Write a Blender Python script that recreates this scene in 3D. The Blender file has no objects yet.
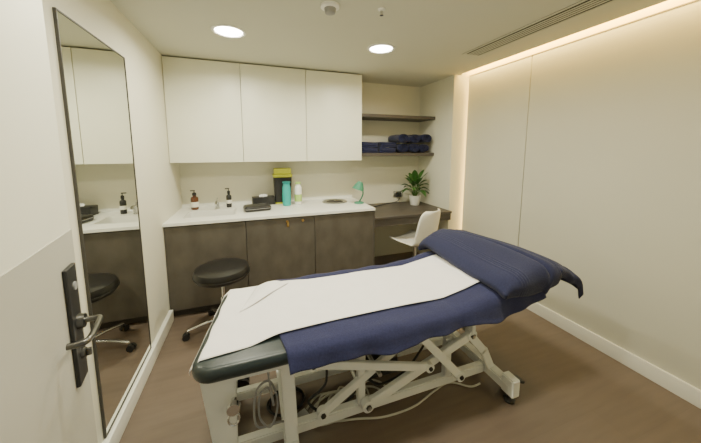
import bpy, bmesh, math, random
from mathutils import Vector, Matrix
random.seed(7)
S = bpy.context.scene
C = S.collection
PI = math.pi

# ------------------------------------------------------------ materials
def mat(name, col, rough=0.5, metal=0.0, var=0.06, scale=6.0, bump=0.0, bscale=60.0, emit=None, estr=0.0, stretch=(1,1,1), spec=0.5, coat=0.0, trans=0.0, sheen=0.0, detail=6):
    m = bpy.data.materials.new(name); m.use_nodes = True
    nt = m.node_tree; N = nt.nodes; L = nt.links
    b = N['Principled BSDF']
    b.inputs['Roughness'].default_value = rough
    b.inputs['Metallic'].default_value = metal
    b.inputs['Specular IOR Level'].default_value = spec
    b.inputs['Coat Weight'].default_value = coat
    b.inputs['Transmission Weight'].default_value = trans
    b.inputs['Sheen Weight'].default_value = sheen
    tc = N.new('ShaderNodeTexCoord'); mp = N.new('ShaderNodeMapping'); mp.inputs['Scale'].default_value = stretch
    L.new(tc.outputs['Object'], mp.inputs['Vector'])
    n = N.new('ShaderNodeTexNoise'); n.inputs['Scale'].default_value = scale; n.inputs['Detail'].default_value = detail
    L.new(mp.outputs['Vector'], n.inputs['Vector'])
    r = N.new('ShaderNodeValToRGB')
    r.color_ramp.elements[0].position = 0.3; r.color_ramp.elements[1].position = 0.7
    r.color_ramp.elements[0].color = tuple(c*(1-var) for c in col[:3]) + (1,)
    r.color_ramp.elements[1].color = tuple(min(1, c*(1+var)) for c in col[:3]) + (1,)
    L.new(n.outputs['Fac'], r.inputs['Fac']); L.new(r.outputs['Color'], b.inputs['Base Color'])
    if bump > 0:
        n2 = N.new('ShaderNodeTexNoise'); n2.inputs['Scale'].default_value = bscale; n2.inputs['Detail'].default_value = 4
        L.new(mp.outputs['Vector'], n2.inputs['Vector'])
        bp = N.new('ShaderNodeBump'); bp.inputs['Strength'].default_value = bump; bp.inputs['Distance'].default_value = 0.004
        L.new(n2.outputs['Fac'], bp.inputs['Height']); L.new(bp.outputs['Normal'], b.inputs['Normal'])
    if emit:
        b.inputs['Emission Color'].default_value = tuple(emit) + (1,); b.inputs['Emission Strength'].default_value = estr
    return m

def floor_mat():
    m = mat('floor_vinyl', (0.162, 0.122, 0.092), 0.4, var=0.08, scale=3.0, stretch=(1, 9, 1), bump=0.04, bscale=30)
    nt = m.node_tree; N = nt.nodes; L = nt.links; b = N['Principled BSDF']
    base = b.inputs['Base Color'].links[0].from_socket
    tc = N.new('ShaderNodeTexCoord')
    br = N.new('ShaderNodeTexBrick'); br.inputs['Scale'].default_value = 1.0
    br.inputs['Brick Width'].default_value = 1.2; br.inputs['Row Height'].default_value = 0.18
    br.inputs['Mortar Size'].default_value = 0.001; br.inputs['Color1'].default_value = (1, 1, 1, 1); br.inputs['Color2'].default_value = (0.95, 0.95, 0.95, 1)
    br.inputs['Mortar'].default_value = (0.88, 0.88, 0.88, 1)
    L.new(tc.outputs['Object'], br.inputs['Vector'])
    mx = N.new('ShaderNodeMix'); mx.data_type = 'RGBA'; mx.blend_type = 'MULTIPLY'; mx.inputs['Factor'].default_value = 1.0
    L.new(base, mx.inputs[6]); L.new(br.outputs['Color'], mx.inputs[7]); L.new(mx.outputs[2], b.inputs['Base Color'])
    return m

M = {}
M['wall'] = mat('wall_paint', (0.73, 0.71, 0.58), 0.7, var=0.015, scale=2, bump=0.03, bscale=200)
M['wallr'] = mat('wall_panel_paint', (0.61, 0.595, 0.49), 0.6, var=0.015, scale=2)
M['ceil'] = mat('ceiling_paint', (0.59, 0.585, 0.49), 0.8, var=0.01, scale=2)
M['floor'] = floor_mat()
M['skirt'] = mat('skirting_paint', (0.84, 0.83, 0.74), 0.45, var=0.01)
M['door'] = mat('door_paint', (0.80, 0.79, 0.67), 0.5, var=0.01)
M['doorshade'] = mat('door_painted_shade', (0.48, 0.47, 0.41), 0.5, var=0.01)  # door colour darkened to grey, painting in the shade on its lower part
M['cab'] = mat('cabinet_cream', (0.84, 0.84, 0.70), 0.4, var=0.01)
M['cabside'] = mat('cabinet_carcass', (0.6, 0.58, 0.5), 0.5, var=0.01)
M['dark'] = mat('dark_oak_board', (0.102, 0.089, 0.071), 0.5, var=0.2, scale=4, stretch=(2.0, 1, 1.2), bump=0.04, bscale=40, detail=10)
M['shelfdark'] = mat('dark_shelf_board', (0.078, 0.066, 0.055), 0.5, var=0.2, scale=6, stretch=(0.5, 4, 4))
M['plinth'] = mat('plinth_dark', (0.05, 0.043, 0.036), 0.6)
M['top'] = mat('worktop_white', (0.86, 0.86, 0.80), 0.25, var=0.01)
M['sink'] = mat('sink_white', (0.74, 0.74, 0.69), 0.2, var=0.01)
M['chrome'] = mat('chrome', (0.75, 0.75, 0.74), 0.14, 1.0, var=0.02)
M['steel'] = mat('brushed_steel', (0.5, 0.5, 0.48), 0.3, 1.0, var=0.08, stretch=(1, 12, 1))
M['lever'] = mat('dark_steel_lever', (0.15, 0.145, 0.135), 0.28, 1.0, var=0.05)
M['brass'] = mat('brass', (0.75, 0.5, 0.15), 0.28, 1.0, var=0.05)
M['mirror'] = mat('mirror_glass', (0.82, 0.83, 0.78), 0.01, 1.0, var=0.0)
M['mframe'] = mat('mirror_edge_metal', (0.07, 0.066, 0.06), 0.5, 0.3, var=0.05)
M['black'] = mat('black_plastic', (0.018, 0.018, 0.018), 0.4, var=0.1)
M['vinyl'] = mat('dark_green_black_vinyl', (0.020, 0.029, 0.030), 0.33, var=0.1, bump=0.12, bscale=180)
M['bvinyl'] = mat('black_vinyl', (0.014, 0.013, 0.012), 0.3, var=0.1, bump=0.1, bscale=180)
M['white'] = mat('white_powder_coat', (0.78, 0.79, 0.75), 0.35, var=0.02)
M['wplastic'] = mat('white_plastic', (0.86, 0.86, 0.82), 0.35, var=0.01)
M['chair'] = mat('chair_shell_white', (0.84, 0.83, 0.77), 0.4, var=0.01)
M['grey'] = mat('grey_plastic', (0.3, 0.3, 0.3), 0.45, var=0.05)
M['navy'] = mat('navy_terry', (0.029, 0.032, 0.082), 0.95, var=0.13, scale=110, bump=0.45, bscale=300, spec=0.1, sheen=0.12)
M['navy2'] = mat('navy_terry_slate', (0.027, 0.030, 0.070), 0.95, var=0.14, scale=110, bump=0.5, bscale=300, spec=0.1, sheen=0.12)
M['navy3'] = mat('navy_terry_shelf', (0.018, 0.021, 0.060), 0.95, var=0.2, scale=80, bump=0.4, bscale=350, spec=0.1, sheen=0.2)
M['paper'] = mat('couch_paper', (0.84, 0.81, 0.80), 0.8, var=0.015, scale=12, bump=0.2, bscale=18)
M['amber'] = mat('amber_glass', (0.09, 0.028, 0.008), 0.12, var=0.1, coat=0.5)
M['label'] = mat('paper_label', (0.8, 0.78, 0.7), 0.6, var=0.02)
M['yellow'] = mat('yellow_plastic', (0.58, 0.60, 0.04), 0.4, var=0.03)
M['teal'] = mat('teal_plastic', (0.02, 0.40, 0.38), 0.3, var=0.05)
M['tealdark'] = mat('teal_cap', (0.01, 0.22, 0.22), 0.35, var=0.05)
M['lime'] = mat('pale_green_plastic', (0.42, 0.60, 0.16), 0.4, var=0.05)
M['mint'] = mat('mint_enamel', (0.065, 0.25, 0.155), 0.5, var=0.03, spec=0.3)
M['leaf'] = mat('plant_leaf', (0.035, 0.11, 0.02), 0.4, var=0.5, scale=14)
M['stem'] = mat('plant_stem', (0.06, 0.14, 0.03), 0.5)
M['soil'] = mat('soil', (0.03, 0.02, 0.012), 0.9, var=0.4, scale=60)
M['pot'] = mat('pot_glaze', (0.82, 0.81, 0.77), 0.3, var=0.02)
M['cream_cable'] = mat('cream_cable', (0.55, 0.53, 0.45), 0.5)
M['hole'] = mat('grille_dark', (0.02, 0.018, 0.015), 0.8)
M['tissue'] = mat('tissue', (0.85, 0.85, 0.83), 0.9)
M['lamp'] = mat('downlight_lens', (1, 1, 1), 0.5, emit=(1.0, 0.93, 0.78), estr=30)
M['led'] = mat('warm_led_strip', (1, 0.8, 0.4), 0.5, emit=(1.0, 0.62, 0.18), estr=12)
M['led2'] = mat('warm_led_diffuser', (1, 0.75, 0.3), 0.5, emit=(1.0, 0.62, 0.15), estr=2.2)

# ------------------------------------------------------------ mesh helpers
def nb(): return bmesh.new()
def bx(bm, x0, y0, z0, x1, y1, z1, bev=0.0, seg=2):
    r = bmesh.ops.create_cube(bm, size=1.0)
    vs = r['verts']
    for v in vs:
        v.co = Vector(((x0+x1)/2 + v.co.x*(x1-x0), (y0+y1)/2 + v.co.y*(y1-y0), (z0+z1)/2 + v.co.z*(z1-z0)))
    if bev > 0:
        es = list({e for v in vs for e in v.link_edges})
        bmesh.ops.bevel(bm, geom=es, offset=bev, segments=seg, profile=0.7, affect='EDGES')
def frame(d):
    d = d.normalized(); a = Vector((0, 0, 1)) if abs(d.z) < 0.9 else Vector((1, 0, 0))
    u = d.cross(a).normalized(); return u, d.cross(u).normalized()
def cyl(bm, p0, p1, r0, r1=None, seg=20, cap=True):
    p0 = Vector(p0); p1 = Vector(p1); r1 = r0 if r1 is None else r1
    u, w = frame(p1-p0); A = []; B = []
    for i in range(seg):
        a = 2*PI*i/seg; d = u*math.cos(a)+w*math.sin(a)
        A.append(bm.verts.new(p0+d*r0)); B.append(bm.verts.new(p1+d*r1))
    for i in range(seg):
        j = (i+1) % seg; bm.faces.new((A[i], A[j], B[j], B[i]))
    if cap: bm.faces.new(A[::-1]); bm.faces.new(B)
def bar(bm, p0, p1, w, h, up=(0, 0, 1)):
    p0 = Vector(p0); p1 = Vector(p1); d = (p1-p0).normalized(); up = Vector(up)
    if abs(d.dot(up)) > 0.95: up = Vector((1, 0, 0))
    s = d.cross(up).normalized(); t = s.cross(d).normalized()
    vs = []
    for p in (p0, p1):
        for a, b in ((-1, -1), (1, -1), (1, 1), (-1, 1)): vs.append(bm.verts.new(p+s*a*w/2+t*b*h/2))
    for i in range(4):
        j = (i+1) % 4; bm.faces.new((vs[i], vs[j], vs[4+j], vs[4+i]))
    bm.faces.new(vs[3::-1]); bm.faces.new(vs[4:])
    es = list({e for v in vs for e in v.link_edges})
    bmesh.ops.bevel(bm, geom=es, offset=min(w, h)*0.12, segments=2, affect='EDGES')
def smooth_pts(pts, n=8, closed=False):
    P = [Vector(p) for p in pts]; out = []; m = len(P)
    rng = range(m) if closed else range(m-1)
    for i in rng:
        if closed: a, b, c, d = P[(i-1) % m], P[i], P[(i+1) % m], P[(i+2) % m]
        else: a, b, c, d = P[max(i-1, 0)], P[i], P[i+1], P[min(i+2, m-1)]
        for k in range(n):
            t = k/n
            out.append(0.5*((2*b)+(c-a)*t+(2*a-5*b+4*c-d)*t*t+(3*b-a-3*c+d)*t**3))
    if not closed: out.append(P[-1])
    return out
def tube(bm, pts, r, seg=10, n=8, closed=False, smooth=True):
    P = smooth_pts(pts, n, closed) if smooth else [Vector(p) for p in pts]
    rings = []; m = len(P); prev = None
    for i, p in enumerate(P):
        if closed: d = P[(i+1) % m]-P[i-1]
        else: d = P[min(i+1, m-1)]-P[max(i-1, 0)]
        if d.length < 1e-9: d = Vector((0, 0, 1))
        d.normalize()
        if prev is None: u, w = frame(d)
        else:
            u = prev - d*prev.dot(d)
            if u.length < 1e-6: u, w = frame(d)
            u.normalize(); w = d.cross(u)
        prev = u
        rings.append([bm.verts.new(p+(u*math.cos(2*PI*k/seg)+w*math.sin(2*PI*k/seg))*r) for k in range(seg)])
    for i in range(m if closed else m-1):
        A = rings[i]; B = rings[(i+1) % m]
        for k in range(seg):
            l = (k+1) % seg; bm.faces.new((A[k], A[l], B[l], B[k]))
    if not closed: bm.faces.new(rings[0][::-1]); bm.faces.new(rings[-1])
def lathe(bm, prof, c=(0, 0, 0), seg=32):
    c = Vector(c); rings = []
    for r, z in prof:
        if r < 1e-6: rings.append([bm.verts.new(c+Vector((0, 0, z)))])
        else: rings.append([bm.verts.new(c+Vector((r*math.cos(2*PI*k/seg), r*math.sin(2*PI*k/seg), z))) for k in range(seg)])
    for A, B in zip(rings[:-1], rings[1:]):
        for k in range(seg):
            l = (k+1) % seg
            if len(A) == 1 and len(B) == 1: continue
            if len(A) == 1: bm.faces.new((A[0], B[l], B[k]))
            elif len(B) == 1: bm.faces.new((A[k], A[l], B[0]))
            else: bm.faces.new((A[k], A[l], B[l], B[k]))
def rrect(x0, y0, x1, y1, r, n=7):
    out = []
    for cx, cy, a0 in ((x1-r, y1-r, 0), (x0+r, y1-r, PI/2), (x0+r, y0+r, PI), (x1-r, y0+r, 1.5*PI)):
        for k in range(n+1):
            a = a0+PI/2*k/n; out.append((cx+r*math.cos(a), cy+r*math.sin(a)))
    return out
def slab(bm, x0, y0, x1, y1, z0, z1, rc, re):
    rings = []
    L = []
    for k in range(5): a = PI/2*k/4; L.append((re*(1-math.sin(a)), z0+re*(1-math.cos(a))))
    for k in range(5): a = PI/2*k/4; L.append((re*(1-math.cos(a)), z1-re*(1-math.sin(a))))
    for ins, z in L:
        rings.append([bm.verts.new((x, y, z)) for x, y in rrect(x0+ins, y0+ins, x1-ins, y1-ins, max(rc-ins, 0.003))])
    for A, B in zip(rings[:-1], rings[1:]):
        n = len(A)
        for k in range(n):
            l = (k+1) % n; bm.faces.new((A[k], A[l], B[l], B[k]))
    bm.faces.new(rings[0][::-1]); bm.faces.new(rings[-1])
def grid(bm, nu, nv, f):
    V = [[bm.verts.new(f(i/nu, j/nv)) for j in range(nv+1)] for i in range(nu+1)]
    for i in range(nu):
        for j in range(nv): bm.faces.new((V[i][j], V[i+1][j], V[i+1][j+1], V[i][j+1]))
def plerp(pts, t):
    if t <= pts[0][0]: return pts[0][1:]
    for a, b in zip(pts[:-1], pts[1:]):
        if t <= b[0]:
            k = (t-a[0])/(b[0]-a[0]); k = k*k*(3-2*k) if len(a) == 2 else k
            return tuple(x+(y-x)*k for x, y in zip(a[1:], b[1:]))
    return pts[-1][1:]
def crom(pts, t):
    if t <= pts[0][0]: return pts[0][1:]
    for i in range(len(pts)-1):
        a, b = pts[i], pts[i+1]
        if t <= b[0]:
            p = pts[max(i-1, 0)]; n = pts[min(i+2, len(pts)-1)]
            h = b[0]-a[0]; k = (t-a[0])/h; out = []
            for j in range(1, len(a)):
                m0 = (b[j]-p[j])/max(1e-6, b[0]-p[0])*h; m1 = (n[j]-a[j])/max(1e-6, n[0]-a[0])*h
                out.append((2*k**3-3*k*k+1)*a[j]+(k**3-2*k*k+k)*m0+(-2*k**3+3*k*k)*b[j]+(k**3-k*k)*m1)
            return tuple(out)
    return pts[-1][1:]
def sst(a, b_, x):
    k = max(0, min(1, (x-a)/(b_-a))); return k*k*(3-2*k)

XF = {}
def finish(bm, name, m, sharp=38):
    bmesh.ops.recalc_face_normals(bm, faces=bm.faces[:])
    for f in bm.faces: f.smooth = True
    lim = math.radians(sharp)
    for e in bm.edges:
        if len(e.link_faces) == 2: e.smooth = e.calc_face_angle(0) < lim
    me = bpy.data.meshes.new(name); bm.to_mesh(me); bm.free()
    me.materials.append(m); return me
def obj(name, bm, m, parent=None, world=False, sharp=38):
    if parent is not None and world:
        q = parent
        while q.parent: q = q.parent
        bm.transform(XF[q.name].inverted())
    me = finish(bm, name, m, sharp)
    o = bpy.data.objects.new(name, me); C.objects.link(o)
    if parent is not None: o.parent = parent
    return o
def single(name, bm, m, loc, label, cat, group=None, world=True, rotz=0, sharp=38):
    if world: bm.transform(Matrix.Translation(loc).inverted())
    o = bpy.data.objects.new(name, finish(bm, name, m, sharp)); C.objects.link(o); o.location = loc; o.rotation_euler = (0, 0, rotz)
    o['label'] = label; o['category'] = cat
    if group: o['group'] = group
    XF[o.name] = Matrix.Translation(loc) @ Matrix.Rotation(rotz, 4, 'Z')
    return o
def thing(name, label, cat, loc=(0, 0, 0), rotz=0, group=None):
    o = bpy.data.objects.new(name, None); C.objects.link(o); o.location = loc; o.rotation_euler = (0, 0, rotz)
    o.empty_display_size = 0.1
    o['label'] = label; o['category'] = cat
    if group: o['group'] = group
    XF[o.name] = Matrix.Translation(loc) @ Matrix.Rotation(rotz, 4, 'Z')
    return o
def struct(name, bm, m, parent=None, label=None, cat=None):
    o = obj(name, bm, m, parent)
    if parent is None:
        o['kind'] = 'structure'; o['label'] = label or name.replace('_', ' '); o['category'] = cat or name.split('_')[0]
        XF[o.name] = Matrix.Identity(4)
    return o
def solid(o, th, off=0):
    md = o.modifiers.new('thickness', 'SOLIDIFY'); md.thickness = th; md.offset = off

# ------------------------------------------------------------ room
XL, XR, YB, ZC, YF = -0.73, 2.42, 3.45, 2.35, 0.08
XP, YP = 2.25, 2.76
b = nb(); bx(b, XL-0.1, -0.1, -0.1, XR+0.2, YB+0.1, 0); struct('floor', b, M['floor'], label='brown wood effect vinyl floor')
b = nb(); bx(b, XL-0.1, -0.1, ZC, 2.30, YP, ZC+0.02); bx(b, XL-0.1, YP, ZC, XP+0.1, YB+0.1, ZC+0.08)
bx(b, 2.28, -0.1, ZC+0.17, XR+0.1, YB+0.1, ZC+0.2); bx(b, 2.20, -0.1, ZC+0.02, 2.21, YP, ZC+0.2); bx(b, 2.20, -0.1, ZC+0.17, 2.28, YP, ZC+0.2)
struct('ceiling', b, M['ceil'], label='cream painted ceiling with recessed warm light slot')
b = nb(); bx(b, XL-0.1, -0.1, 0, XL, YB+0.1, ZC); struct('wall_left', b, M['wall'], label='cream painted wall carrying the tall mirror')
b = nb(); bx(b, XL, YB, 0, XP+0.1, YB+0.1, ZC); struct('wall_back', b, M['wall'], label='cream wall behind the worktop and desk')
b = nb(); bx(b, XP, YP, 0, XR+0.1, YB, ZC+0.17); struct('wall_pillar', b, M['wall'], label='projecting wall end beside the desk alcove')
b = nb()
for y0, y1 in ((-0.1, 1.937), (1.943, YP-0.045)): bx(b, XR, y0, 0, XR+0.04, y1, ZC+0.17, 0.0015, 1)
bx(b, XR+0.06, -0.1, 0, XR+0.1, YP, ZC+0.17)
struct('wall_right', b, M['wallr'], label='plain cream panelled wall with one vertical joint')
b = nb(); bx(b, XL, YF-0.1, 0, -0.40, YF, ZC); bx(b, 0.52, YF-0.1, 0, XR, YF, ZC); bx(b, -0.40, YF-0.1, 2.08, 0.52, YF, ZC)
struct('wall_front', b, M['wall'], label='wall with the entrance opening')
b = nb(); bx(b, XR-0.016, YF, 0, XR, YP-0.005, 0.105, 0.004); struct('baseboard_right', b, M['skirt'], label='white skirting board along the panelled wall')
b = nb(); bx(b, XL, YF, 0, XL+0.032, 2.7, 0.1, 0.004); struct('baseboard_left', b, M['skirt'], label='white skirting board below the mirror')
b = nb(); bx(b, XP+0.001, YP-0.014, 0, XR-0.018, YP, 0.105, 0.004); struct('baseboard_pillar', b, M['skirt'], label='short white skirting at the wall end')
b = nb(); bx(b, -0.44, YF, 0, -0.37, YF+0.015, 2.12, 0.003); bx(b, 0.49, YF, 0, 0.56, YF+0.015, 2.12, 0.003); bx(b, -0.44, YF, 2.05, 0.56, YF+0.015, 2.12, 0.003)
struct('trim_1', b, M['skirt'], label='white architrave around the entrance')

# open door
ex, ey = -0.519, 1.05
ang = math.atan2(0.984, -0.177)
hx, hy = ex+0.177*0.86, ey-0.984*0.86
b = nb(); bx(b, 0.0, 0.0, 0.008, 0.86, 0.042, 2.04, 0.002, 1)
door = struct('door_1', b, M['door'], label='white door standing open beside the mirror', cat='door')
door.location = (hx, hy, 0); door.rotation_euler = (0, 0, ang)
b = nb(); bx(b, 0.0, -0.0025, 0.01, 0.86, 0.0, 1.262); obj('lower_shade_sheet', b, M['doorshade'], door)  # thin grey sheet painting the shadow across the lower door
b = nb(); slab(b, 0.752, -0.013, 0.822, -0.0025, 0.82, 1.17, 0.004, 0.002)
obj('handle_plate', b, M['black'], door)
b = nb()
cyl(b, (0.792, -0.013, 1.0), (0.792, -0.028, 1.0), 0.022, 0.020)
tube(b, [(0.792, -0.02, 1.0), (0.792, -0.050, 1.0), (0.784, -0.062, 1.0), (0.74, -0.065, 1.0), (0.69, -0.065, 1.0), (0.668, -0.060, 1.0), (0.662, -0.045, 1.0), (0.662, -0.024, 1.0)], 0.008, 12)
obj('lever_handle', b, M['lever'], door)
b = nb(); cyl(b, (0.792, -0.013, 0.9), (0.792, -0.022, 0.9), 0.015, 0.014); bx(b, 0.788, -0.034, 0.889, 0.797, -0.022, 0.911, 0.003)
obj('lock_turn', b, M['lever'], door)
b = nb(); cyl(b, (0.792, -0.013, 1.11), (0.792, -0.017, 1.11), 0.012); obj('reader_window', b, M['grey'], door)

# mirror
mx0, mx1, mz0, mz1 = 1.535, 2.195, 0.106, 2.065
t = thing('wall_mirror', 'tall frameless wall mirror with thin dark edge beside the open door', 'mirror', (XL, (mx0+mx1)/2, mz0))
b = nb(); bx(b, XL+0.0005, mx0, mz0, XL+0.006, mx1, mz1); obj('backing', b, M['grey'], t, True)
b = nb(); bx(b, XL+0.0062, mx0+0.004, mz0+0.004, XL+0.009, mx1-0.004, mz1-0.004); obj('glass', b, M['mirror'], t, True)
b = nb()
bx(b, XL+0.0005, mx0-0.002, mz0-0.002, XL+0.012, mx0+0.004, mz1+0.002); bx(b, XL+0.0005, mx1-0.004, mz0-0.002, XL+0.012, mx1+0.002, mz1+0.002)
bx(b, XL+0.0005, mx0+0.004, mz0-0.002, XL+0.012, mx1-0.004, mz0+0.004); bx(b, XL+0.0005, mx0+0.004, mz1-0.004, XL+0.012, mx1-0.004, mz1+0.002)
obj('edge_frame', b, M['mframe'], t, True)

# ------------------------------------------------------------ wall cabinets
ed = [XL+0.002, -0.07, 0.58, 1.228]
labs = ['cream handleless wall cabinet in the corner above the sink', 'middle cream wall cabinet above the yellow sharps bin', 'cream wall cabinet next to the open dark shelves']
YU = 3.07
for i in range(3):
    x0, x1 = ed[i], ed[i+1]
    t = thing('wall_cabinet', labs[i], 'cabinet', ((x0+x1)/2, 3.26, 1.37), 0, 'cream wall cabinets above the worktop')
    b = nb(); bx(b, x0+0.001, YU+0.021, 1.372, x1-0.001, YB-0.001, ZC-0.012); obj('body', b, M['cabside'], t, True)
    b = nb(); bx(b, x0+0.0025, YU, 1.37, x1-0.0025, YU+0.019, ZC-0.014, 0.002, 2); obj('door', b, M['cab'], t, True)

# ------------------------------------------------------------ base cabinets
labs = ['dark wood base cabinet below the sink in the corner', 'dark wood base cabinet with small brass key in its lock', 'dark wood base cabinet beside the desk']
YBf = 2.70; ZT = 0.87; ZU = 0.845
for i in range(3):
    x0, x1 = ed[i], ed[i+1]
    t = thing('base_cabinet', labs[i], 'cabinet', ((x0+x1)/2, 3.05, 0), 0, 'dark base cabinets under the worktop')
    b = nb()
    if i == 0:
        bx(b, x0+0.001, YBf+0.04, 0.08, x1-0.001, YB-0.001, 0.62); bx(b, x0+0.001, YBf+0.04, 0.62, x0+0.02, YB-0.001, ZU-0.002)
        bx(b, x1-0.02, YBf+0.04, 0.62, x1-0.001, YB-0.001, ZU-0.002); bx(b, x0+0.02, YBf+0.04, 0.62, x1-0.02, YBf+0.06, ZU-0.002)
    else: bx(b, x0+0.001, YBf+0.04, 0.08, x1-0.001, YB-0.001, ZU-0.002)
    obj('body', b, M['plinth'], t, True)
    b = nb(); bx(b, x0+0.0025, YBf+0.018, 0.07, x1-0.0025, YBf+0.038, ZU-0.010, 0.0015, 1); d = obj('door', b, M['dark'], t, True)
    b = nb(); bx(b, x0+0.001, YBf+0.06, 0.0, x1-0.001, YBf+0.075, 0.08); obj('plinth', b, M['plinth'], t, True)
    if i == 1:
        for kx in (0.31, 0.46):
            b = nb(); cyl(b, (kx, YBf+0.018, 0.80), (kx, YBf+0.008, 0.80), 0.012); obj('lock', b, M['brass'], d, True)
        b = nb(); bx(b, 0.3085, YBf-0.012, 0.783, 0.3115, YBf+0.008, 0.815, 0.001, 1); cyl(b, (0.31, YBf-0.012, 0.80), (0.31, YBf-0.026, 0.80), 0.010, 0.010, 16)
        bx(b, 0.299, YBf-0.022, 0.755, 0.321, YBf-0.016, 0.792, 0.003); obj('key', b, M['brass'], d, True)

sx0, sx1, sy0, sy1 = -0.60, -0.17, 2.87, 3.16
b = nb()
bx(b, XL+0.001, YBf, ZU, 1.24, sy0, ZT); bx(b, XL+0.001, sy1, ZU, 1.24, YB-0.001, ZT)
bx(b, XL+0.001, sy0, ZU, sx0, sy1, ZT); bx(b, sx1, sy0, ZU, 1.24, sy1, ZT)
bx(b, XL+0.001, YB-0.014, ZT, 1.24, YB-0.001, ZT+0.03)
single('worktop', b, M['top'], (0.26, 3.07, ZU), 'long white worktop over the dark base cabinets', 'worktop')
b = nb(); rings = []
for ins, z in ((0.0, ZT+0.0005), (0.0, ZT+0.004), (0.012, ZT+0.005), (0.016, ZT-0.01), (0.02, ZT-0.13), (0.05, ZT-0.15)):
    rings.append([b.verts.new((x, y, z)) for x, y in rrect(sx0-0.012+ins, sy0-0.012+ins, sx1+0.012-ins, sy1+0.012-ins, 0.03, 5)])
for A, B in zip(rings[:-1], rings[1:]):
    n = len(A)
    for k in range(n): l = (k+1) % n; b.faces.new((A[k], A[l], B[l], B[k]))
b.faces.new(rings[-1])
t = thing('sink', 'white inset sink in the worktop corner by the amber bottle', 'sink', ((sx0+sx1)/2, (sy0+sy1)/2, ZT-0.15))
obj('basin', b, M['sink'], t, True)
b = nb(); lathe(b, [(0.0, 0.001), (0.022, 0.001), (0.024, 0.004), (0.0, 0.004)], ((sx0+sx1)/2, (sy0+sy1)/2, ZT-0.15)); obj('drain', b, M['chrome'], t, True)
t = thing('tap', 'low chrome mixer tap behind the white sink', 'tap', (-0.36, 3.24, ZT))
b = nb(); lathe(b, [(0, 0.0005), (0.028, 0.0005), (0.028, 0.006), (0.02, 0.012), (0.02, 0.07), (0, 0.075)]); tube(b, [(0, 0, 0.05), (0, -0.03, 0.08), (0, -0.08, 0.085), (0, -0.12, 0.06)], 0.012)
obj('spout', b, M['chrome'], t)
b = nb(); bar(b, (0, 0, 0.078), (0, 0.03, 0.11), 0.014, 0.008); obj('lever', b, M['chrome'], t)

# ------------------------------------------------------------ desk + shelves
t = thing('desk', 'built-in dark wood desk in the alcove under the shelves', 'desk', (1.75, 3.07, 0))
b = nb(); bx(b, 1.245, YBf, 0.735, XP-0.001, YB-0.001, 0.76, 0.002, 1); obj('desktop', b, M['shelfdark'], t, True)
b = nb(); bx(b, 1.245, YBf+0.02, 0.65, XP-0.001, YBf+0.04, 0.735); obj('apron', b, M['shelfdark'], t, True)
b = nb(); bx(b, 1.2285, YBf+0.02, 0.0, 1.2445, YB-0.001, 0.84); obj('side_panel', b, M['dark'], t, True)
for z, lab in ((1.875, 'empty upper dark wood shelf in the alcove'), (1.415, 'lower dark wood shelf holding the navy towels')):
    b = nb(); bx(b, 1.232, 3.09, z, XP-0.001, YB-0.001, z+0.038, 0.002, 1)
    single('alcove_shelf', b, M['shelfdark'], (1.74, 3.27, z), lab, 'shelf', 'dark alcove shelves')

SZ = 1.4535
def rolled(r=0.064, L=0.30, sq=0.86, ph=0.0):
    bm = nb(); turns = 3.2; n = 70; pr = None
    for i in range(n+1):
        a = turns*2*PI*i/n+ph; rr = 0.008+(r-0.008)*i/n
        x, z = rr*math.cos(a)*1.12, rr*math.sin(a)*sq
        row = [bm.verts.new((x+0.003*math.sin(k*1.1+ph), -L/2+L*k/6+0.006*math.sin(a), r*sq+z+0.002*math.sin(k*2))) for k in range(7)]
        if pr:
            for k in range(6): bm.faces.new((pr[k], row[k], row[k+1], pr[k+1]))
        pr = row
    return bm
def folded(w, d, h, layers=3):
    bm = nb(); th = h/layers
    for k in range(layers):
        slab(bm, -w/2+0.006*(k % 2), -d/2+0.008*((k+1) % 2), w/2-0.005*(k % 2), d/2, th*k+0.0005, th*(k+1)+0.0015, 0.025, th*0.46)
    for v in bm.verts: v.co.z += 0.004*math.sin(v.co.x*22+h*50)*(v.co.z/h); v.co.x += 0.003*math.sin(v.co.y*20)
    return bm
ft = [(1.355, 3.245, 0, 0.03, 'folded navy towel lying at the left end of the lower shelf'),
      (1.36, 3.25, 0.067, -0.03, 'folded navy towel topmost at the left end of the lower shelf'),
      (1.595, 3.24, 0, -0.03, 'folded navy towel on the shelf against the rolled towels'),
      (1.60, 3.245, 0.067, 0.05, 'folded navy towel topmost beside the rolled towels')]
for x, y, z, rz, lab in ft:
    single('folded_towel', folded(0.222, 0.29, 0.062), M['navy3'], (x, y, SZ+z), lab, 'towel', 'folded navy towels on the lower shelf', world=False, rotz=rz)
rt = [(1.80, 0, 0.064, 'lower rolled navy towel nearest the folded towels'), (1.96, 0, 0.064, 'lower rolled navy towel in the middle of the row'),
      (2.12, 0, 0.064, 'lower rolled navy towel nearest the alcove side wall'),
      (1.80, 0.121, 0.066, 'upper rolled navy towel nearest the folded towels'), (1.965, 0.119, 0.060, 'upper rolled navy towel in the middle'), (2.13, 0.121, 0.064, 'upper rolled navy towel nearest the alcove side wall')]
for k, (x, z, r, lab) in enumerate(rt):
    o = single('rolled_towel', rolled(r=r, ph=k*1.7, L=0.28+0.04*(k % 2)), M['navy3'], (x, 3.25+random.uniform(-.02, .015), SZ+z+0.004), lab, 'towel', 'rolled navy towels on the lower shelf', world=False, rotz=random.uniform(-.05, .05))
    solid(o, 0.008)

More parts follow.
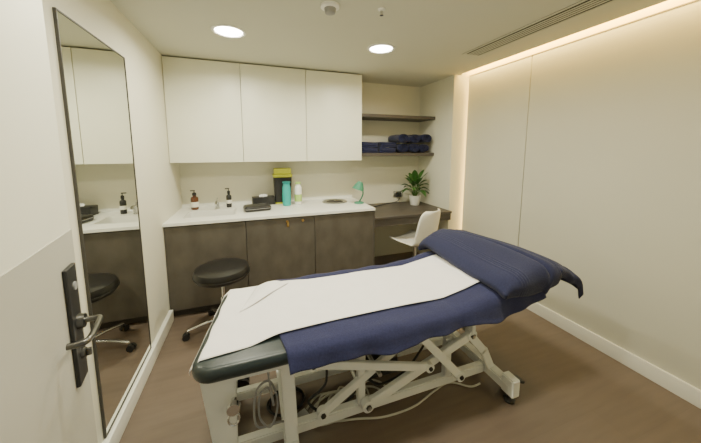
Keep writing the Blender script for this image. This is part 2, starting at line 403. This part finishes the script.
# ------------------------------------------------------------ things on the worktop
def bottle(loc, r, h, neck, matb, cap, capm, label, lab_m, lab_z, pump=False, name='bottle', cat='bottle', group=None):
    t = thing(name, label, cat, loc, 0, group)
    b = nb(); lathe(b, [(0, 0.0005), (r*0.9, 0.0005), (r, 0.006), (r, h*0.80), (r*0.85, h*0.88), (neck, h*0.93), (neck, h), (0, h)]); obj('body', b, matb, t)
    b = nb(); z0 = lab_z[0]*h; z1 = lab_z[1]*h; lathe(b, [(r+0.0006, z0), (r+0.0012, z0), (r+0.0012, z1), (r+0.0006, z1)]); obj('sticker', b, lab_m, t)
    b = nb(); lathe(b, [(0, h+0.0005), (neck*1.25, h+0.0005), (neck*1.25, h+cap*0.5), (neck*0.6, h+cap*0.6), (0, h+cap*0.6)])
    if pump:
        cyl(b, (0, 0, h+cap*0.5), (0, 0, h+cap), neck*0.3); bar(b, (0.008, 0, h+cap), (-0.035, 0, h+cap), 0.012, 0.01)
    obj('pump' if pump else 'cap', b, capm, t)
    return t
bottle((-0.575, 3.27, ZT), 0.037, 0.15, 0.016, M['amber'], 0.05, M['black'], 'amber glass pump bottle with pale label beside the sink', M['label'], (0.2, 0.55), True)
bottle((-0.245, 3.28, ZT), 0.027, 0.15, 0.012, M['black'], 0.055, M['black'], 'slim black pump bottle with small label on the worktop', M['label'], (0.3, 0.55), True)
bottle((0.36, 3.165, ZT), 0.045, 0.255, 0.036, M['teal'], 0.03, M['tealdark'], 'teal plastic bottle in front of the yellow sharps bin', M['teal'], (0.2, 0.6))
bottle((0.495, 3.20, ZT), 0.040, 0.235, 0.024, M['wplastic'], 0.04, M['lime'], 'white bottle with pale green label and cap beside the teal bottle', M['lime'], (0.15, 0.5))
t = thing('tissue_box', 'black tissue box with white tissue near the back wall', 'tissue box', (0.115, 3.32, ZT), 0.1)
b = nb(); bx(b, -0.12, -0.06, 0.0005, 0.12, 0.06, 0.09, 0.004); obj('box', b, M['black'], t)
b = nb(); grid(b, 10, 6, lambda s, q: Vector((-0.045+0.09*s, 0.01*math.sin(s*9)+0.012*(q-0.5), 0.089+0.03*q*(0.6+0.4*math.sin(s*PI))))); o = obj('tissue', b, M['tissue'], t); solid(o, 0.001)
t = thing('pouch', 'black zipped pouch lying at the worktop middle', 'pouch', (0.04, 3.02, ZT), 0.15)
b = nb(); slab(b, -0.13, -0.09, 0.13, 0.09, 0.0005, 0.055, 0.03, 0.02)
obj('body', b, M['bvinyl'], t)
b = nb(); tube(b, [(x, y, 0.029) for x, y in rrect(-0.132, -0.092, 0.132, 0.092, 0.03, 4)], 0.0025, 6, 2, True); obj('zip', b, M['grey'], t)
t = thing('sharps_bin', 'tall black and yellow sharps bin behind the teal bottle', 'sharps bin', (0.335, 3.335, ZT))
def taper(b, w0, d0, w1, d1, z0, z1, r=0.02):
    A = [b.verts.new((x, y, z0)) for x, y in rrect(-w0, -d0, w0, d0, r, 4)]
    B = [b.verts.new((x, y, z1)) for x, y in rrect(-w1, -d1, w1, d1, r, 4)]
    n = len(A); b.faces.new(A[::-1]); b.faces.new(B)
    for i in range(n): j = (i+1) % n; b.faces.new((A[i], A[j], B[j], B[i]))
b = nb(); taper(b, 0.085, 0.063, 0.10, 0.076, 0.0005, 0.31); obj('body', b, M['yellow'], t)
b = nb(); taper(b, 0.0875, 0.0655, 0.1015, 0.0777, 0.02, 0.309); obj('dark_sleeve', b, M['black'], t)
b = nb(); slab(b, -0.108, -0.083, 0.108, 0.083, 0.311, 0.345, 0.026, 0.008); bx(b, -0.095, -0.07, 0.345, 0.095, 0.065, 0.41, 0.01, 2); obj('lid', b, M['yellow'], t)
t = thing('waste_chute', 'round brushed steel waste chute set into the worktop', 'waste chute', (0.93, 3.20, ZT))
b = nb(); lathe(b, [(0.10, 0.0005), (0.15, 0.0005), (0.15, 0.006), (0.142, 0.012), (0.118, 0.010), (0.10, 0.0005)], seg=48); obj('rim', b, M['steel'], t)
b = nb(); lathe(b, [(0, 0.0012), (0.099, 0.0012), (0.096, 0.004), (0.02, 0.0025), (0, 0.0025)], seg=48); l = obj('lid', b, M['plinth'], t)
b = nb(); lathe(b, [(0, 0.003), (0.012, 0.003), (0.012, 0.014), (0, 0.016)]); obj('knob', b, M['chrome'], l)
t = thing('desk_lamp', 'small mint green desk lamp at the worktop end', 'lamp', (1.172, 3.01, ZT), 0.0)
b = nb(); lathe(b, [(0, 0.0005), (0.056, 0.0005), (0.058, 0.006), (0.05, 0.016), (0.014, 0.022), (0, 0.022)]); obj('base', b, M['mint'], t)
b = nb(); tube(b, [(0, 0, 0.018), (0.035, 0.0, 0.07), (0.05, 0, 0.12), (0.035, 0, 0.17), (0.0, 0, 0.20)], 0.008); obj('arm', b, M['mint'], t)
b = nb(); lathe(b, [(0, 0.080), (0.024, 0.078), (0.038, 0.060), (0.060, 0.015), (0.070, -0.02), (0.067, -0.02), (0.056, 0.013), (0.0, 0.05)])
b.transform(Matrix.Translation((-0.01, -0.005, 0.18)) @ Matrix.Rotation(0.35, 4, 'Y')); sh = obj('shade', b, M['mint'], t)
b = nb(); bmesh.ops.create_uvsphere(b, u_segments=16, v_segments=10, radius=0.020); b.transform(Matrix.Translation((-0.01, -0.005, 0.188))); obj('bulb', b, M['wplastic'], sh)
b = nb(); tube(b, [(1.224, 3.08, ZT+0.006), (1.235, 3.12, ZT+0.006), (1.262, 3.18, ZT-0.02), (1.29, 3.20, 0.78), (1.42, 3.2, 0.7655), (1.55, 3.28, 0.7655), (1.70, 3.36, 0.7655), (1.88, 3.39, 0.78), (1.925, 3.392, 0.83)], 0.0045, 8)
single('lamp_cable', b, M['black'], (1.5, 3.3, 0.762), 'thin black cable running from lamp across desk to socket', 'cable')
t = thing('wall_socket', 'double wall socket above the desk with black plug', 'socket', (1.93, YB, 0.83))
b = nb(); bx(b, 1.855, YB-0.009, 0.83, 2.0, YB-0.0005, 0.916, 0.003); obj('plate', b, M['steel'], t, True)
b = nb(); bx(b, 1.895, YB-0.05, 0.838, 1.955, YB-0.009, 0.90, 0.006); obj('plug', b, M['black'], t, True)
for x in (1.872, 1.968):
    b = nb(); bx(b, x, YB-0.012, 0.89, x+0.014, YB-0.009, 0.906, 0.001); obj('switch', b, M['wplastic'], t, True)

t = thing('potted_plant', 'green leafy plant in a white pot in the desk corner', 'plant', (2.04, 3.19, 0.7605))
b = nb(); lathe(b, [(0, 0), (0.055, 0), (0.06, 0.006), (0.078, 0.125), (0.08, 0.13), (0.07, 0.13), (0.067, 0.105), (0, 0.105)]); obj('pot', b, M['pot'], t)
b = nb(); lathe(b, [(0, 0.106), (0.066, 0.106), (0.05, 0.113), (0, 0.117)]); obj('soil', b, M['soil'], t)
bl = nb(); bs = nb()
for i in range(22):
    a = i*2.4+random.uniform(-.2, .2); up = 0.15+0.85*(i/22); ln = 0.21+0.06*random.random(); z0 = 0.10
    rad = 0.03+0.06*(1-up); hz = 0.06+0.16*up
    base = Vector((0.01*math.cos(a), 0.01*math.sin(a), z0)); kn = Vector((rad*math.cos(a), rad*math.sin(a), z0+hz))
    tube(bs, [base, (base+kn)/2+Vector((0, 0, 0.01)), kn], 0.003, 6, 4)
    d = Vector((math.cos(a), math.sin(a), 0)); s = Vector((-math.sin(a), math.cos(a), 0)); wd = 0.036+0.012*random.random()
    reach = (0.45+0.20*(1-up))*ln
    def lf(q, p):
        w = wd*math.sin(PI*min(1, q*0.93+0.07))**0.8*(1-0.25*q)
        c = kn+d*(reach*q)+Vector((0, 0, (0.85*up*ln)*q-0.10*q*q*(1.3-up)))
        return c+s*w*(2*p-1)+Vector((0, 0, 0.35*w*abs(2*p-1)))
    grid(bl, 9, 4, lf)
o = obj('foliage', bl, M['leaf'], t, sharp=80); solid(o, 0.001); obj('stems', bs, M['stem'], t)

# ------------------------------------------------------------ white shell chair
t = thing('swivel_chair', 'white moulded shell chair drawn up to the desk', 'chair', (1.745, 2.70, 0), math.radians(112))
pf = [(0.0, .225, .425, .175), (0.1, .21, .455, .200), (0.3, .10, .452, .225), (0.45, -.03, .445, .230), (0.56, -.13, .452, .226), (0.64, -.18, .49, .222), (0.74, -.21, .58, .215), (0.87, -.24, .72, .205), (0.94, -.254, .79, .190), (0.98, -.263, .83, .160), (1.0, -.266, .845, .115)]
def shell(s, q):
    x, z, w = crom(pf, s); e = 2*q-1
    k = max(0, min(1, (s-0.5)/0.2))
    return Vector((x+0.06*k*e*e, w*e, z+0.035*(1-k)*e*e))
b = nb(); grid(b, 60, 20, shell); o = obj('shell', b, M['chair'], t, sharp=80); solid(o, 0.01)
b = nb(); lathe(b, [(0, 0.405), (0.09, 0.405), (0.09, 0.425), (0.0, 0.43)]); obj('seat_mount', b, M['grey'], t)
b = nb(); lathe(b, [(0, 0.10), (0.028, 0.10), (0.028, 0.26), (0.018, 0.27), (0.018, 0.405), (0, 0.405)]); obj('column', b, M['chrome'], t)
def star(t, r, legm, zc=0.075, wr=0.026, n=5, a0=0.3):
    for k in range(n):
        a = a0+2*PI*k/n; d = Vector((math.cos(a), math.sin(a), 0)); s = Vector((-math.sin(a), math.cos(a), 0))
        b = nb(); tube(b, [d*0.015+Vector((0, 0, zc+0.03)), d*r*0.5+Vector((0, 0, zc+0.02)), d*r+Vector((0, 0, zc-0.008))], 0.0125, 10, 5)
        cyl(b, d*r+Vector((0, 0, zc-0.008)), d*r+Vector((0, 0, wr*1.3)), 0.007); lg = obj('leg', b, legm, t)
        b = nb()
        for sg in (-1, 1):
            c = d*(r+0.01)+s*sg*0.014+Vector((0, 0, wr)); cyl(b, c-s*0.008, c+s*0.008, wr, wr, 20)
        bar(b, d*(r+0.002)+Vector((0, 0, wr*1.1)), d*(r+0.002)+Vector((0, 0, wr*2.0)), 0.03, 0.02)
        obj('caster', b, M['black'], lg)
star(t, 0.26, M['white'])

# ------------------------------------------------------------ black stool
t = thing('round_stool', 'black round padded stool on chrome castor base near cabinets', 'stool', (-0.26, 2.42, 0), 0.25)
b = nb(); lathe(b, [(0, 0.455), (0.18, 0.455), (0.20, 0.465), (0.212, 0.49), (0.212, 0.515), (0.20, 0.54), (0.17, 0.552), (0.1, 0.556), (0, 0.557)], seg=48); obj('seat', b, M['bvinyl'], t)
b = nb(); lathe(b, [(0, 0.44), (0.15, 0.44), (0.17, 0.455), (0, 0.455)]); obj('seat_plate', b, M['black'], t)
b = nb(); tube(b, [(0.213*math.cos(a/24*2*PI), 0.213*math.sin(a/24*2*PI), 0.492) for a in range(24)], 0.004, 6, 2, True); obj('piping', b, M['bvinyl'], t)
b = nb(); lathe(b, [(0, 0.09), (0.03, 0.09), (0.03, 0.13), (0.024, 0.14), (0.024, 0.28), (0.014, 0.29), (0.014, 0.44), (0, 0.44)]); obj('gas_column', b, M['chrome'], t)
b = nb(); tube(b, [(0.02, 0, 0.43), (0.08, 0.01, 0.43), (0.15, 0.02, 0.42)], 0.005); obj('height_lever', b, M['chrome'], t)
star(t, 0.275, M['chrome'], a0=0.55)

# ------------------------------------------------------------ treatment couch
TX0, TX1, TY0, TY1, TZ, TB = -0.262, 1.66, 1.12, 1.80, 0.64, 0.574
HG = 1.0
def topz(x): return TZ + (0 if x < HG else 0.175*(x-HG))
def skew(x, y):
    return x + 0.085*max(0, (y-1.20))/0.6*max(0, min(1, (0.3-x)/0.5))
t = thing('treatment_couch', 'dark vinyl treatment couch on white lifting frame under navy towels', 'treatment couch', (0.6, 1.45, 0))
b = nb(); slab(b, TX0, TY0, HG-0.006, TY1, TB, TZ, 0.085, 0.026)
for v in b.verts: v.co.x = skew(v.co.x, v.co.y)
obj('mattress', b, M['vinyl'], t, True)
b = nb(); slab(b, HG+0.006, TY0, TX1, TY1, TB, TZ, 0.085, 0.026)
for v in b.verts: v.co.z += 0.175*(v.co.x-HG)
obj('headrest', b, M['vinyl'], t, True)
b = nb()
for y in (1.20, 1.73): bar(b, (-0.16, y, 0.545), (0.99, y, 0.545), 0.035, 0.05)
for x in (-0.15, 0.35, 0.97): bar(b, (x, 1.20, 0.545), (x, 1.73, 0.545), 0.045, 0.045)
obj('top_frame', b, M['white'], t, True)
b = nb()
for y in (1.22, 1.71): bar(b, (1.01, y, 0.555), (1.56, y, 0.555+0.096), 0.03, 0.03)
bar(b, (1.55, 1.22, 0.649), (1.55, 1.71, 0.649), 0.03, 0.03)
obj('headrest_frame', b, M['white'], t, True)
def post_plate(x, y, zt, zb, wt, wb, d, dx=0):
    b = nb(); vs = []
    for z, w, xx in ((zb, wb, x+dx), (zt, wt, x)):
        for sx, sy in ((-1, -1), (1, -1), (1, 1), (-1, 1)): vs.append(b.verts.new((xx+sx*w/2, y+sy*d/2, z)))
    b.faces.new(vs[3::-1]); b.faces.new(vs[4:])
    for i in range(4): j = (i+1) % 4; b.faces.new((vs[i], vs[j], vs[4+j], vs[4+i]))
    bmesh.ops.bevel(b, geom=list(b.edges), offset=0.006, segments=2, affect='EDGES'); return b
for y in (1.22, 1.71):
    obj('leg', post_plate(-0.170, y, 0.535, 0.10, 0.14, 0.085, 0.035, 0.02), M['white'], t, True)
    obj('leg', post_plate(0.118, y, 0.535, 0.10, 0.06, 0.06, 0.04, 0.015), M['white'], t, True)
RZ = 0.085; XE = 1.405
for y in (1.30, 1.60):
    b = nb(); bar(b, (-0.16, y, RZ), (XE-0.03, y, RZ), 0.045, 0.055); obj('base_rail', b, M['white'], t, True)
for x in (-0.165, 0.130, XE):
    b = nb(); bar(b, (x, 1.09, RZ+0.005), (x, 1.80, RZ+0.005), 0.065, 0.06); obj('base_crossbar', b, M['white'], t, True)
for y in (1.30, 1.60):
    for x, z, w in ((0.52, 0.46, 0.045), (1.09, 0.36, 0.045)):
        b = nb(); bar(b, (x, y, RZ+0.02), (x, y, z), w, 0.04); obj('stand', b, M['white'], t, True)
def arm(p0, p1, w, h):
    b = nb(); bar(b, p0, p1, w, h)
    for p in (p0, p1): cyl(b, (p[0], p[1]-w*0.7, p[2]), (p[0], p[1]+w*0.7, p[2]), h*0.62, None, 20)
    a = obj('lift_arm', b, M['white'], t, True)
    for p in (p0, p1):
        b = nb(); cyl(b, (p[0], p[1]-w*0.7-0.008, p[2]), (p[0], p[1]-w*0.7, p[2]), h*0.3, None, 6); obj('pivot_bolt', b, M['black'], a, True)
for y in (1.25, 1.65):
    arm((0.54, y, 0.13), (1.22, y, 0.38), 0.028, 0.052)
    arm((0.30, y+0.035, 0.13), (0.90, y+0.035, 0.49), 0.026, 0.046)
    arm((0.90, y-0.035, 0.28), (0.24, y-0.035, 0.48), 0.024, 0.042)
    arm((1.12, y-0.033, 0.16), (0.84, y-0.033, 0.48), 0.026, 0.046)
    b = nb(); bar(b, (1.22, y, 0.38), (1.22, y, 0.57), 0.055, 0.025); obj('lift_bracket', b, M['white'], t, True)
for x, z in ((0.54, 0.13), (1.22, 0.38), (0.90, 0.49), (0.60, 0.31), (1.12, 0.16)):
    b = nb(); cyl(b, (x, 1.22, z), (x, 1.68, z), 0.011); obj('cross_shaft', b, M['steel'], t, True)
b = nb(); cyl(b, (0.58, 1.42, 0.16), (0.86, 1.42, 0.31), 0.035); cyl(b, (0.56, 1.42, 0.15), (0.60, 1.42, 0.17), 0.044); obj('actuator_housing', b, M['black'], t, True)
b = nb(); cyl(b, (0.86, 1.42, 0.31), (1.10, 1.42, 0.44), 0.015); obj('actuator_rod', b, M['chrome'], t, True)
b = nb(); bx(b, 0.58, 1.35, 0.17, 0.78, 1.44, 0.28, 0.015, 3); obj('motor', b, M['black'], t, True)
b = nb(); bx(b, 0.22, 1.335, 0.37, 0.44, 1.50, 0.49, 0.012, 3); obj('control_box', b, M['grey'], t, True)
b = nb(); bx(b, 0.93, 1.30, 0.40, 1.10, 1.48, 0.52, 0.012, 3); obj('battery_box', b, M['black'], t, True)
for y in (1.25, 1.65):
    b = nb(); bar(b, (1.22, y, 0.37), (1.33, y, 0.24), 0.028, 0.05); bar(b, (1.325, y, 0.255), (1.395, y, 0.11), 0.028, 0.05); obj('end_brace', b, M['white'], t, True)
for x, y in ((XE, 1.11), (XE, 1.78), (-0.165, 1.11), (-0.165, 1.78)):
    b = nb(); bar(b, (x, y, 0.05), (x, y, 0.16), 0.085, 0.06); k = obj('caster_mount', b, M['white'], t, True)
    sg = -1 if y < 1.4 else 1
    c = Vector((x+0.055, y-sg*0.06, 0.045))
    b = nb()
    for dy in (-0.018, 0.018): cyl(b, c+Vector((0, dy-0.011, 0)), c+Vector((0, dy+0.011, 0)), 0.045, 0.045, 24)
    bx(b, c.x-0.014, c.y-0.007, 0.045, c.x+0.014, c.y+0.007, 0.09, 0.003); obj('wheel', b, M['black'], k, True)
    b = nb(); lathe(b, [(0, 0.0), (0.030, 0.0), (0.032, 0.012), (0.016, 0.022), (0.012, 0.05), (0, 0.05)], (x, y, 0.001)); obj('levelling_foot', b, M['black'], k, True)
    b = nb(); bar(b, (x+0.045, y+0.0, 0.13), (x+0.085, y, 0.11), 0.05, 0.016); obj('brake_pedal', b, M['black'], k, True)
b = nb(); cyl(b, (-0.112, 1.202, 0.42), (-0.112, 1.165, 0.42), 0.012); cyl(b, (-0.112, 1.165, 0.42), (-0.112, 1.145, 0.42), 0.030, 0.026, 20)
tube(b, [(-0.112+0.022*math.cos(a), 1.155, 0.372+0.028*math.sin(a)) for a in [k*PI/5 for k in range(10)]], 0.0045, 8, 3, True)
obj('adjustment_knob', b, M['chrome'], t, True)

# large navy towel
def drape(s, q):
    x = 0.10+1.50*s; z = topz(x)+0.004
    hem = 0.566+0.010*math.sin(x*7+0.5)+0.005*math.sin(x*19)+0.085*max(0, (x-1.2)/0.42)**1.3
    path = [(0, 1.098, hem), (0.05, 1.100, hem+0.02), (0.10, 1.102, z-0.03), (0.135, 1.110, z-0.010), (0.17, 1.14, z), (0.5, 1.45, z), (0.86, 1.785, z), (0.9, 1.81, z-0.010), (0.94, 1.822, z-0.03), (1.0, 1.828, 0.585)]
    y, zz = plerp(path, q)
    wr = math.sin(x*11+1)+0.6*math.sin(x*23)+0.5*math.sin(x*37)
    if q < 0.13: y -= 0.012*(1-q/0.13)*(1.8+wr*0.8)
    else: zz += 0.004*max(0, math.sin(x*17+y*9)*math.sin(y*21-x*5))
    if y > 1.74: zz += 0.008*math.sin(x*14)**2
    x2 = x + 0.02*math.sin(y*8)*(1-s)
    return Vector((x2, y, zz))
b = nb(); grid(b, 130, 70, drape)
o = single('large_towel', b, M['navy'], (0.9, 1.45, 0.56), 'large navy towel spread over the couch and hanging down its side', 'towel', sharp=80); solid(o, 0.006, 1)

# paper sheet
def paperz(x, y):
    z = topz(x)+0.003+0.018*sst(-0.06, 0.11, x)
    z += 0.005*max(0, math.sin(x*13+y*3))*math.sin(y*17+x*2)**2
    return z
def paper(s, q):
    x = -0.285+1.575*s
    near = crom([(-0.285, 1.185), (-0.1, 1.20), (0.1, 1.235), (0.6, 1.25), (0.9, 1.242), (1.4, 1.25)], x)[0]; far = crom([(-0.285, 1.775), (0.0, 1.775), (0.12, 1.75), (0.3, 1.725), (0.8, 1.715), (1.4, 1.70)], x)[0]
    y = near+(far-near)*q; z = paperz(x, y)
    if x < TX0+0.03: z -= 0.9*(TX0+0.03-x)
    return Vector((skew(max(x, TX0-0.008), y), y, z))
b = nb(); grid(b, 120, 40, paper)
pp = single('couch_paper', b, M['paper'], (0.45, 1.48, 0.64), 'white paper sheet rolled out along the couch top', 'paper sheet', sharp=60); solid(pp, 0.0012, 1)
b = nb()
A, Bq, Cq = Vector((-0.09, 1.50, 0)), Vector((0.0, 1.75, 0)), Vector((0.19, 1.70, 0))
def flap(s, q):
    p = A+(Bq-A)*s; r = A+(Cq-A)*s; c = p+(r-p)*q
    return Vector((c.x, c.y, paperz(c.x, c.y)+0.003+0.030*math.sin(PI*q)*s*(1-0.3*s)))
grid(b, 14, 14, flap); o = obj('folded_corner', b, M['paper'], pp, True, 70); solid(o, 0.0012, 1)

# head towel
prof = [(0.0, 1.275, 0.012), (0.045, 1.262, 0.042), (0.12, 1.295, 0.078), (0.27, 1.38, 0.103), (0.43, 1.49, 0.104), (0.58, 1.595, 0.080), (0.72, 1.70, 0.035), (0.86, 1.79, -0.045), (1.0, 1.84, -0.16)]
def hood(s, q):
    x, dz = crom(prof, s)
    z = topz(x)+0.010+dz
    low = topz(x)-0.03*sst(1.28, 1.5, x) if x < 1.62 else z-0.07
    if s < 0.08: low = min(low, z-0.004)
    low = min(low, z-0.01)
    path = [(0, 1.074, low), (0.06, 1.060, (low+z)/2), (0.13, 1.080, z-0.020), (0.20, 1.135, z), (0.5, 1.46, z+0.014), (0.80, 1.79, z+0.020), (0.87, 1.845, z-0.004), (0.94, 1.87, (low+z)/2), (1, 1.865, low)]
    y, zz = crom(path, q)
    sk = 0.22*(1.45-y)*min(1, s*2.2)
    for c in (0.20, 0.225, 0.25, 0.275): zz += 0.0035*math.exp(-((s-c)/0.006)**2)
    for c in (0.60, 0.625, 0.65): zz += 0.0035*math.exp(-((s-c)/0.006)**2)
    zz -= 0.026*math.exp(-((s-0.48-0.03*math.sin(q*5))/0.022)**2)
    zz -= 0.014*math.exp(-((s-0.76-0.02*math.sin(q*7))/0.03)**2)
    zz += 0.005*math.sin(s*14+q*3)*min(1, s*4) + 0.008*math.sin(y*8+s*5)
    return Vector((x+sk*0.6, y+0.005*math.sin(s*20), zz))
b = nb(); grid(b, 220, 80, hood)
o = single('bunched_towel', b, M['navy2'], (1.55, 1.45, 0.70), 'thick navy towel folded over the raised couch end', 'towel', sharp=80); solid(o, 0.010, 1)

# ------------------------------------------------------------ cables
b = nb(); tube(b, [(1.31, 1.24, 0.03), (1.25, 1.26, 0.008), (1.15, 1.33, 0.007), (1.02, 1.31, 0.007), (0.84, 1.26, 0.007), (0.65, 1.26, 0.007), (0.50, 1.30, 0.007), (0.36, 1.33, 0.007)], 0.0055, 8)
single('mains_cable', b, M['cream_cable'], (0.9, 1.25, 0.002), 'cream mains cable running along the floor under the couch', 'cable')
b = nb(); pts = []
rr = random.Random(3)
for k in range(40):
    a = k*0.75+rr.uniform(-.25, .25); r = 0.08+0.05*rr.random()
    pts.append((0.46+0.10*math.sin(k*0.3)+1.5*r*math.cos(a), 1.42+0.85*r*math.sin(a), 0.007+0.005*(k % 4)))
pts += [(0.70, 1.40, 0.01), (0.80, 1.38, 0.007), (0.95, 1.40, 0.007), (1.10, 1.38, 0.007)]
tube(b, pts, 0.0055, 8); single('coiled_cable', b, M['cream_cable'], (0.50, 1.43, 0.002), 'tangled pale cable lying in loops beneath the couch', 'cable')
b = nb(); pts = [(0.03, 1.25, 0.50)]
for k in range(9):
    a = k*1.26; pts.append((0.025+(0.03+0.004*k)*math.cos(a), 1.26+0.006*(k % 4), 0.28+(0.09+0.006*k)*math.sin(a)))
pts += [(0.08, 1.30, 0.14), (0.16, 1.36, 0.055)]
tube(b, pts, 0.005, 8); single('handset_cable', b, M['grey'], (0.05, 1.25, 0.02), 'grey cable hanging in loops from the couch frame', 'cable')
b = nb(); tube(b, [(0.34, 1.36, 0.37), (0.33, 1.34, 0.24), (0.24, 1.35, 0.15), (0.34, 1.33, 0.07), (0.46, 1.34, 0.10), (0.56, 1.335, 0.20), (0.66, 1.335, 0.14), (0.84, 1.36, 0.16), (0.98, 1.37, 0.30), (1.0, 1.37, 0.40)], 0.007, 8)
single('motor_cable', b, M['black'], (0.5, 1.35, 0.1), 'black cable sagging between control box and lifting motor', 'cable')
b = nb(); pts = []
for k in range(18):
    a = k*0.8+1; pts.append((0.14+0.10*math.cos(a)+0.01*math.sin(k), 1.54+0.085*math.sin(a), 0.008+0.005*(k % 3)))
tube(b, pts, 0.006, 8); single('black_cable', b, M['black'], (0.14, 1.54, 0.002), 'black cable coiled on the floor near the couch foot end', 'cable')
t = thing('foot_switch', 'small black foot switch on the floor under the couch', 'foot switch', (0.20, 1.39, 0), 0.4)
b = nb(); bx(b, -0.055, -0.035, 0, 0.055, 0.035, 0.03, 0.008, 3); obj('base', b, M['black'], t)
b = nb(); bx(b, -0.045, -0.028, 0.0305, 0.045, 0.028, 0.04, 0.004); obj('pedal', b, M['grey'], t)

# ------------------------------------------------------------ ceiling fittings
LC = (1.0, 0.96, 0.75)
dl = [(-0.115, 2.32, 'round recessed ceiling light nearest the wall mirror'), (1.08, 2.27, 'round recessed ceiling light over the back half of the couch'),
      (-0.115, 1.05, 'added unseen round ceiling light near the open door'), (1.08, 1.0, 'added unseen round ceiling light over the near side of the room')]  # these two sit out of view, added to brighten the room and door
for i, (x, y, lab) in enumerate(dl):
    t = thing('ceiling_light', lab, 'ceiling light', (x, y, ZC), 0, 'recessed ceiling lights')
    b = nb(); lathe(b, [(0.095, -0.001), (0.118, -0.001), (0.116, -0.006), (0.10, -0.009), (0.095, -0.004)], seg=40); obj('trim_ring', b, M['wplastic'], t)
    b = nb(); lathe(b, [(0, -0.001), (0.094, -0.001), (0.093, -0.004), (0, -0.005)], seg=40); obj('lens', b, M['lamp'], t)
    l = bpy.data.lights.new('downlight', 'AREA'); l.shape = 'DISK'; l.size = 0.17; l.energy = 19 if i < 2 else 15; l.color = LC; l.spread = math.radians(165)
    lo = bpy.data.objects.new('downlight', l); C.objects.link(lo); lo.location = (x, y, ZC-0.015)
t = thing('smoke_detector', 'white round smoke detector on the ceiling', 'smoke detector', (0.48, 1.72, ZC))
b = nb(); lathe(b, [(0, -0.001), (0.056, -0.001), (0.056, -0.014), (0.044, -0.02), (0, -0.02)]); obj('base', b, M['wplastic'], t)
b = nb(); lathe(b, [(0, -0.02), (0.036, -0.02), (0.03, -0.045), (0.018, -0.05), (0, -0.05)]); obj('sensor', b, M['grey'], t)
t = thing('sprinkler', 'small ceiling sprinkler head between the detector and vent', 'sprinkler', (0.79, 1.66, ZC))
b = nb(); lathe(b, [(0, 0.0), (0.024, 0.0), (0.02, -0.006), (0, -0.006)]); obj('plate', b, M['wplastic'], t)
b = nb(); cyl(b, (0, 0, -0.006), (0, 0, -0.03), 0.006); tube(b, [(-0.008, 0, -0.01), (-0.01, 0, -0.02), (0, 0, -0.034), (0.01, 0, -0.02), (0.008, 0, -0.01)], 0.002, 6); lathe(b, [(0, -0.034), (0.012, -0.034), (0.012, -0.036), (0, -0.036)]); obj('head', b, M['chrome'], t)
t = thing('air_vent', 'long narrow slotted air vent in the ceiling', 'air vent', (1.92, 1.45, ZC))
b = nb(); bx(b, -0.09, -0.70, -0.002, 0.09, 0.70, -0.0005); obj('backing', b, M['hole'], t)
b = nb()
for x0, x1 in ((-0.09, -0.072), (0.072, 0.09)): bx(b, x0, -0.70, -0.006, x1, 0.70, -0.002)
for y0, y1 in ((-0.70, -0.683), (0.683, 0.70)): bx(b, -0.072, y0, -0.006, 0.072, y1, -0.002)
obj('frame', b, M['ceil'], t)
for k in range(4):
    b = nb(); x = -0.042+0.028*k; bar(b, (x, -0.683, -0.005), (x, 0.683, -0.005), 0.014, 0.003); obj('louvre', b, M['ceil'], t)

# warm strips
b2 = nb(); bx(b2, XR-0.012, YF+0.005, ZC-0.012, XR-0.0005, YP-0.01, ZC+0.042, 0.002, 1)
single('cove_light', b2, M['led2'], (XR-0.006, 1.4, ZC-0.012), 'warm light strip in the slot along the ceiling edge', 'light strip', 'warm recessed light strips')
b = nb(); bx(b, XR+0.05, YP-0.04, 0.15, XR+0.058, YP-0.02, ZC+0.1)
single('cove_light', b, M['led'], (XR+0.054, YP-0.03, 0.15), 'warm vertical light strip at the end of the panelled wall', 'light strip', 'warm recessed light strips')
def area(loc, rot, sx, sy, e, col):
    l = bpy.data.lights.new('strip', 'AREA'); l.shape = 'RECTANGLE'; l.size = sx; l.size_y = sy; l.energy = e; l.color = col
    o = bpy.data.objects.new('strip_light', l); C.objects.link(o); o.location = loc; o.rotation_euler = rot
area((2.33, 1.42, ZC+0.07), (0, math.radians(-50), 0), 0.03, 2.6, 18, (1.0, 0.68, 0.20))
area((XR+0.045, YP-0.03, 1.3), (0, PI/2, 0), 2.2, 0.02, 1.0, (1.0, 0.68, 0.20))

w = bpy.data.worlds.new('world'); S.world = w; w.use_nodes = True
w.node_tree.nodes['Background'].inputs['Color'].default_value = (0.9, 0.9, 0.78, 1); w.node_tree.nodes['Background'].inputs['Strength'].default_value = 0.4

cd = bpy.data.cameras.new('camera'); cam = bpy.data.objects.new('camera', cd); C.objects.link(cam)
cd.sensor_width = 36; cd.lens = 280/701*36; cd.shift_y = -38.5/701; cd.clip_start = 0.02
cam.location = (0, 0, 1.5); cam.rotation_euler = (math.radians(90-6.9), 0, math.radians(-19.5))
S.camera = cam
